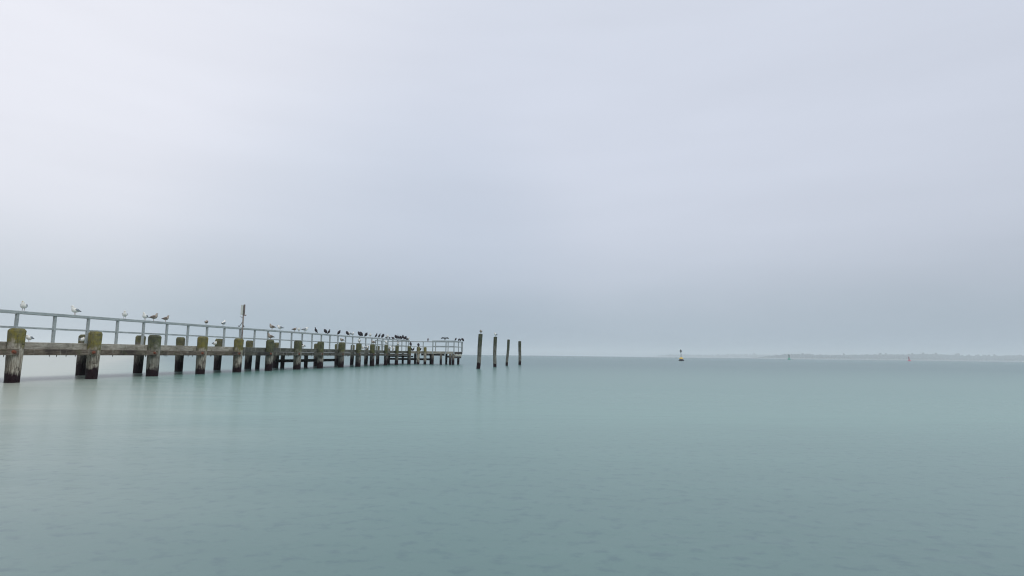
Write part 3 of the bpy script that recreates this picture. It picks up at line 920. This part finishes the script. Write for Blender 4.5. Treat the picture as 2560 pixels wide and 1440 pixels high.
def cormorant(pose, slate=False):
    """upright perched cormorant, about .5 m tall"""
    bm_ = M_SLATE if slate else M_BLACK; wm = M_SLATE if slate else M_BLACKW
    if pose == 'neck':
        rings = [(-.150, .020, .006, .004), (-.135, .045, .030, .008), (-.100, .090, .040, .030), (-.055, .150, .062, .056), (-.01, .220, .075, .068), (.025, .290, .066, .060),
                 (.045, .340, .042, .040), (.048, .380, .028, .027), (.040, .420, .023, .022), (.045, .452, .024, .022), (.066, .472, .022, .019), (.092, .474, .012, .012), (.100, .473, .005, .005)]
        bz, bx = .473, .094
    elif pose == 'hunch':
        rings = [(-.165, .030, .006, .004), (-.145, .050, .030, .008), (-.105, .090, .042, .032), (-.06, .145, .066, .060), (-.01, .210, .080, .074), (.03, .275, .076, .070),
                 (.055, .325, .060, .056), (.070, .355, .042, .042), (.088, .372, .028, .028), (.108, .370, .016, .016), (.118, .366, .006, .006)]
        bz, bx = .368, .112
    elif pose == 'preen':
        rings = [(-.150, .020, .006, .004), (-.130, .050, .030, .010), (-.095, .095, .042, .034), (-.045, .160, .066, .062), (.0, .230, .078, .072), (.035, .300, .068, .062),
                 (.050, .350, .044, .042), (.062, .385, .028, .028), (.085, .400, .024, .024), (.108, .385, .022, .022), (.120, .360, .016, .018), (.124, .345, .006, .006)]
        bz, bx = .345, .122
    elif pose == 'low':
        rings = [(-.21, .075, .006, .004), (-.18, .080, .034, .010), (-.12, .092, .055, .040), (-.04, .105, .080, .066), (.04, .120, .078, .070), (.10, .150, .055, .055),
                 (.125, .185, .034, .036), (.140, .210, .026, .026), (.165, .214, .016, .016), (.176, .212, .005, .005)]
        bz, bx = .213, .170
    g_ = 1.62 if pose in ('hunch', 'preen') else 1.45
    rings = [(r[0], r[1], r[2] * (g_ if i < len(rings) - 4 else 1.15), r[3] * (g_ if i < len(rings) - 4 else 1.15)) for i, r in enumerate(rings)]
    parts = {'body': mk('body', loft(rings, 12), bm_)}
    parts['beak'] = mk('beak', loft([(bx, bz, .008, .010), (bx + .03, bz - .002, .006, .008), (bx + .052, bz - .005, .004, .005), (bx + .060, bz - .016, .001, .002)], 6), M_BEAKD)
    for s in (1, -1):
        if pose == 'low':
            wl = [(.08, .050, .130, .012, .020), (.03, .070, .120, .015, .048), (-.06, .066, .108, .015, .048), (-.14, .034, .098, .012, .024), (-.20, .010, .09, .006, .006)]
        else:
            wl = [(.045, .048, .310, .010, .012), (.020, .066, .265, .016, .055), (-.03, .066, .195, .016, .062), (-.08, .044, .125, .014, .050), (-.125, .022, .075, .010, .030), (-.150, .010, .045, .004, .006)]
        wl = [(a - .016, b * 1.5, c, d * 1.1, e * 1.1) for a, b, c, d, e in wl]
        parts['wing' + ('' if s > 0 else '2')] = mk('wing', wing_loft(s, wl), wm)
        if pose != 'low':
            parts['leg' + ('' if s > 0 else '2')] = leg_mesh(-.005, .03 * s, .16, M_LEGD, 'leg', -.015)
    return parts

def cormorant_spread():
    rings = [(-.10, .02, .006, .004), (-.085, .05, .030, .010), (-.055, .10, .042, .034), (-.02, .160, .060, .056), (.01, .230, .066, .058), (.03, .290, .052, .046),
             (.038, .335, .032, .030), (.036, .375, .022, .022), (.045, .405, .022, .020), (.066, .418, .018, .017), (.09, .416, .008, .009)]
    parts = {'body': mk('body', loft(rings, 12), M_BLACK)}
    parts['beak'] = mk('beak', loft([(.085, .416, .008, .009), (.12, .414, .005, .007), (.145, .405, .001, .002)], 6), M_BEAKD)
    for s in (1, -1):
        # arm up and out to the wrist, then primaries hanging down; a lens-section sheet with fringed hem
        spine = [(.03, .04, .300, .06, .10), (.02, .13, .325, .075, .11), (.01, .24, .352, .07, .135), (.0, .33, .335, .055, .15), (-.01, .39, .285, .035, .12), (-.01, .425, .235, .015, .055)]
        V, F = [], []
        for i, (x, y, z, _, drop) in enumerate(spine):
            for (dx, dz) in ((.016, .0), (.010, .014), (-.008, .008), (-.016, -drop * (.85 + .25 * (i % 2))), (.004, -drop * .5)):
                V.append(Vector((x + dx, s * y, z + dz)))
        for i in range(len(spine) - 1):
            for k in range(5):
                q = (i * 5 + k, i * 5 + (k + 1) % 5, (i + 1) * 5 + (k + 1) % 5, (i + 1) * 5 + k)
                F.append(q if s < 0 else q[::-1])
        F.append(tuple(range(5))); F.append(tuple((len(spine) - 1) * 5 + k for k in range(4, -1, -1)))
        parts['wing' + ('' if s > 0 else '2')] = mk('wing', (V, F), M_BLACKW)
        parts['leg' + ('' if s > 0 else '2')] = leg_mesh(.0, .03 * s, .13, M_LEGD, 'leg', -.01)
    return parts

KINDS = {}
for k_ in ('adult', 'juv', 'hood'):
    for p_ in ('stand', 'rest'):
        KINDS['gull_%s_%s' % (k_, p_)] = ('gull', gull(k_, p_))
for p_ in ('neck', 'hunch', 'preen', 'low'):
    KINDS['corm_' + p_] = ('cormorant', cormorant(p_))
KINDS['corm_slate'] = ('cormorant', cormorant('hunch', True))
KINDS['corm_spread'] = ('cormorant', cormorant_spread())

def bird(kind, pos, facing, scale, label, group, tilt=0.0):
    """facing in degrees as the camera sees it: 0 to the right, 90 away, 180 to the left, 270 towards the camera"""
    nm, parts = KINDS[kind]
    v = Vector((pos[0], pos[1])).normalized()
    ang = math.atan2(-v.x, v.y) + R(facing)
    b = empty(nm, pos, ang)
    b.scale = (scale,) * 3
    b.rotation_euler = (0, R(tilt), ang)
    for key, me in parts.items():
        o = bpy.data.objects.new(key.rstrip('2'), me); col.objects.link(o); o.parent = b
    tag(b, label, nm, group)
    return b

def on_rail(u):
    t = t_at(u, OR, 830); return Wd(t, OR, zr(t) + .002)
def on_deck(u, o=-.27):
    t = t_at(u, o, 870); return Wd(t, o, zf(t) + .002)
def on_pile(i, dx=0):
    t, wt, zt = pile_t[i]; p = Wd(t, 0, zt + .004); return p + Vector((dx, 0, 0))
GR, GP, GD = 'gulls perched on the pier railing', 'gulls on the pile heads', 'gulls on the deck edge'
CR, CH = 'cormorants perched on the pier railing', 'cormorants on the pier head'
RB = [
 ('gull_adult_stand', 52.5, 250, 1.0, 'white gull on the railing nearest the picture edge, above the thickest pile'),
 ('gull_adult_stand', 183.5, 212, 1.0, 'grey-winged gull on the railing looking out to the picture edge'),
 ('gull_adult_stand', 308, 265, .98, 'pale gull facing the viewer alone on the railing before the third pile'),
 ('gull_adult_stand', 360, 235, .95, 'white gull on the railing beside two brown young gulls'),
 ('gull_juv_stand', 381, 8, 1.0, 'larger brown young gull on the railing between white gull and smaller brown gull'),
 ('gull_juv_stand', 411, 12, .88, 'smaller brown young gull on the railing, third in its row of three'),
 ('gull_juv_rest', 514, 80, .86, 'dark brown gull seen from behind on the railing above the fourth pile'),
 ('gull_adult_stand', 557, 60, .95, 'slim white gull on the railing just before the brown post'),
 ('gull_juv_stand', 680, 195, 1.08, 'brown young gull with raised head on the railing above the gull on a pile'),
 ('gull_adult_rest', 700, 190, .98, 'grey and white gull on the railing behind the brown gull, tail outward'),
 ('gull_juv_rest', 735.5, 15, .92, 'mottled gull on the railing, first of three before the cormorants'),
 ('gull_adult_rest', 747, 275, .85, 'small white gull on the railing, middle of three before the cormorants'),
 ('gull_adult_rest', 762, 10, 1.1, 'grey gull on the railing next to the first upright cormorant'),
 ('gull_adult_rest', 874.5, 200, .95, 'mottled white gull on the railing snug beside a hunched cormorant'),
 ('gull_adult_stand', 881.5, 40, .95, 'white gull with raised head on the railing beside another white gull'),
 ('gull_adult_rest', 926, 268, 1.05, 'round white gull on the railing after the bent-over cormorant'),
 ('gull_adult_rest', 969.5, 262, 1.1, 'white gull on the railing between two small crouching cormorants'),
 ('gull_adult_rest', 1021.5, 300, 1.0, 'white gull at the very end of the railing beside the cormorant huddle'),
 ('corm_neck', 789.5, 178, .98, 'first upright cormorant on the railing, standing alone with raised head'),
 ('corm_hunch', 813.5, 180, 1.02, 'hunched cormorant on the railing, back to back with another'),
 ('corm_neck', 822.5, 0, .88, 'slim cormorant on the railing back to back with a hunched one'),
 ('corm_preen', 847.5, 2, .95, 'lone preening cormorant on the railing above the pile with brown gull'),
 ('corm_hunch', 868.5, 178, 1.0, 'hunched cormorant on the railing next to two white gulls'),
 ('corm_preen', 898.5, 180, 1.1, 'outer cormorant of a leaning pair on the railing'),
 ('corm_hunch', 903, 182, 1.18, 'broad inner cormorant of a leaning pair on the railing'),
 ('corm_hunch', 915.5, 0, 1.08, 'bent-over cormorant on the railing between leaning pair and round white gull'),
 ('corm_neck', 941, 15, .98, 'pale-breasted cormorant on the railing, first of three upright ones'),
 ('corm_neck', 949, 10, 1.02, 'middle cormorant of three upright ones on the railing'),
 ('corm_hunch', 957.5, 25, 1.15, 'broad last cormorant of three upright ones on the railing'),
 ('corm_low', 966.5, 180, .70, 'small crouching cormorant on the railing before a white gull'),
 ('corm_low', 974.5, 95, .80, 'small crouching cormorant on the railing just after a white gull'),
 ('corm_low', 983, 175, 1.0, 'crouching cormorant leaning over the railing before the crowded row'),
 ('corm_hunch', 990.5, 180, 1.22, 'large dark cormorant opening the crowded row at the railing end'),
 ('corm_neck', 996.3, 178, 1.05, 'cormorant with upright neck, second in the crowded row'),
 ('corm_hunch', 1002, 175, 1.15, 'third cormorant in the crowded row at the railing end'),
 ('corm_neck', 1005.5, 10, 1.10, 'fourth cormorant in the crowded row, head up'),
 ('corm_neck', 1009.5, 170, 1.15, 'fifth cormorant in the crowded row, head highest'),
 ('corm_hunch', 1014, 5, 1.18, 'sixth cormorant in the crowded row, leaning outward'),
 ('corm_low', 1018, 185, 1.0, 'crouching cormorant closing the crowded row beside a white gull'),
]
for k_, u_, fa, sc, lab in RB:
    p = on_rail(u_)
    if k_ == 'gull_adult_rest': sc *= 1.12
    bird(k_, p, fa, sc * random.uniform(.98, 1.02), lab, GR if k_.startswith('gull') else CR)
PB = [
 ('gull_juv_stand', 5, .02, 195, 1.15, 'brown young gull standing on a pile head below another brown gull'),
 ('gull_juv_rest', 8, .0, 215, 1.08, 'brown gull on the broad dark pile head below the preening cormorant'),
 ('gull_adult_rest', 9, .05, 250, 1.25, 'plump white gull on the pile head under the leaning cormorant pair'),
 ('gull_juv_rest', 10, .05, 200, 1.2, 'brown and white gull on the pile head beside the white gulls on deck'),
 ('gull_adult_rest', 11, .0, 255, 1.35, 'tall white gull on a narrow pile head below the railing gull'),
 ('gull_adult_rest', 12, .1, 265, 1.15, 'small white gull on the pile head below the crouching cormorant'),
]
for k_, i_, dx, fa, sc, lab in PB:
    bird(k_, on_pile(i_, dx), fa, sc, lab, GP)
DB = [
 ('gull_adult_rest', 71.5, 225, .82, 'small white gull on the deck edge beside the thickest pile'),
 ('gull_adult_rest', 202.5, 305, .80, 'small white gull on the deck edge before the second pile'),
 ('gull_adult_rest', 535.5, 310, .92, 'white gull on the deck edge between the fourth pile and brown post'),
 ('gull_hood_rest', 758.5, 230, 1.05, 'dark-headed white gull half hidden behind a pile on the deck edge'),
 ('gull_adult_rest', 907, 262, 1.15, 'white gull facing outward on deck, first of a pair between piles'),
 ('gull_adult_rest', 915, 20, 1.25, 'white gull with drooping wing on deck, second of a pair between piles'),
 ('gull_adult_rest', 972.5, 30, 1.45, 'dark-winged white gull stooping on deck behind a narrow pile'),
 ('gull_adult_stand', 983, 275, 1.15, 'upright white gull on deck between two narrow yellow-topped piles'),
]
for k_, u_, fa, sc, lab in DB:
    bird(k_, on_deck(u_), fa, sc, lab, GD)
# cormorants on the pier head
bird('corm_neck', on_pile(13, .12), 120, 1.15, 'cormorant with raised head on the last pile head before the pier head', CH)
def on_headpile(u, top):
    o_ = head_o(u) + .02; p = Wd(T0 - .28, o_, 0); r = ray(u, top); p.z = CAM_H + r.z / r.y * p.y + .004; return p
bird('corm_hunch', on_headpile(1046.3, 867.3), 100, 1.12, 'hunched cormorant alone on a yellow-topped pile of the pier head', CH)
def on_head(u, z, t=T0):
    r = ray(u, 870); k = (PC + PD * t).dot(PD) / Vector((r.x, r.y)).dot(PD); return Vector((r.x * k, r.y * k, z))
bird('corm_hunch', on_head(1028.5, ZH + .002), 170, 1.0, 'cormorant on deck close behind the last pier pile', CH)
bird('corm_neck', on_head(1034, ZH + .002), 10, 1.0, 'slim cormorant on deck between the last pier pile and head piles', CH)
bird('corm_preen', on_head(1051, ZH + .002), 10, .95, 'cormorant on deck peeping from behind a head pile', CH)
bird('corm_slate', on_head(1069.5, ZHR + .002, T1 - .10), 75, 1.02, 'pale grey cormorant alone on the thin back railing of the pier head', CH)
bird('corm_spread', on_head(1111.8, ZHR + .012, T0 - .10), 262, 1.05, 'cormorant drying its outspread wings on the broad rail', CH)
def on_side(u):
    r = ray(u, 850); o_ = OS + .04
    k = (PC + PN * o_).dot(PN) / Vector((r.x, r.y)).dot(PN); p = r * k; return Vector((p.x, p.y, ZHR + .002))
for k_, u_, fa, sc, lab in [('corm_preen', 1139.2, 10, .85, 'cormorant with bent neck, first on the end railing past the broad rail'),
                            ('corm_hunch', 1147.5, 30, .85, 'second of four cormorants on the end railing'),
                            ('corm_neck', 1152, 20, .88, 'slim third of four cormorants on the end railing'),
                            ('corm_hunch', 1157, 200, 1.12, 'broad outermost cormorant at the tip of the end railing')]:
    bird(k_, on_side(u_), fa, sc, lab, CH)
bird('gull_juv_rest', moor_top[0] + Vector((.02, 0, .012)), 255, 1.05, 'grey-brown gull standing on the thickest leaning mooring pole', 'gulls on the mooring poles')
bird('gull_adult_stand', moor_top[1] + Vector((.04, 0, .012)), 215, 1.1, 'gull with dark folded wing on the second mooring pole', 'gulls on the mooring poles')
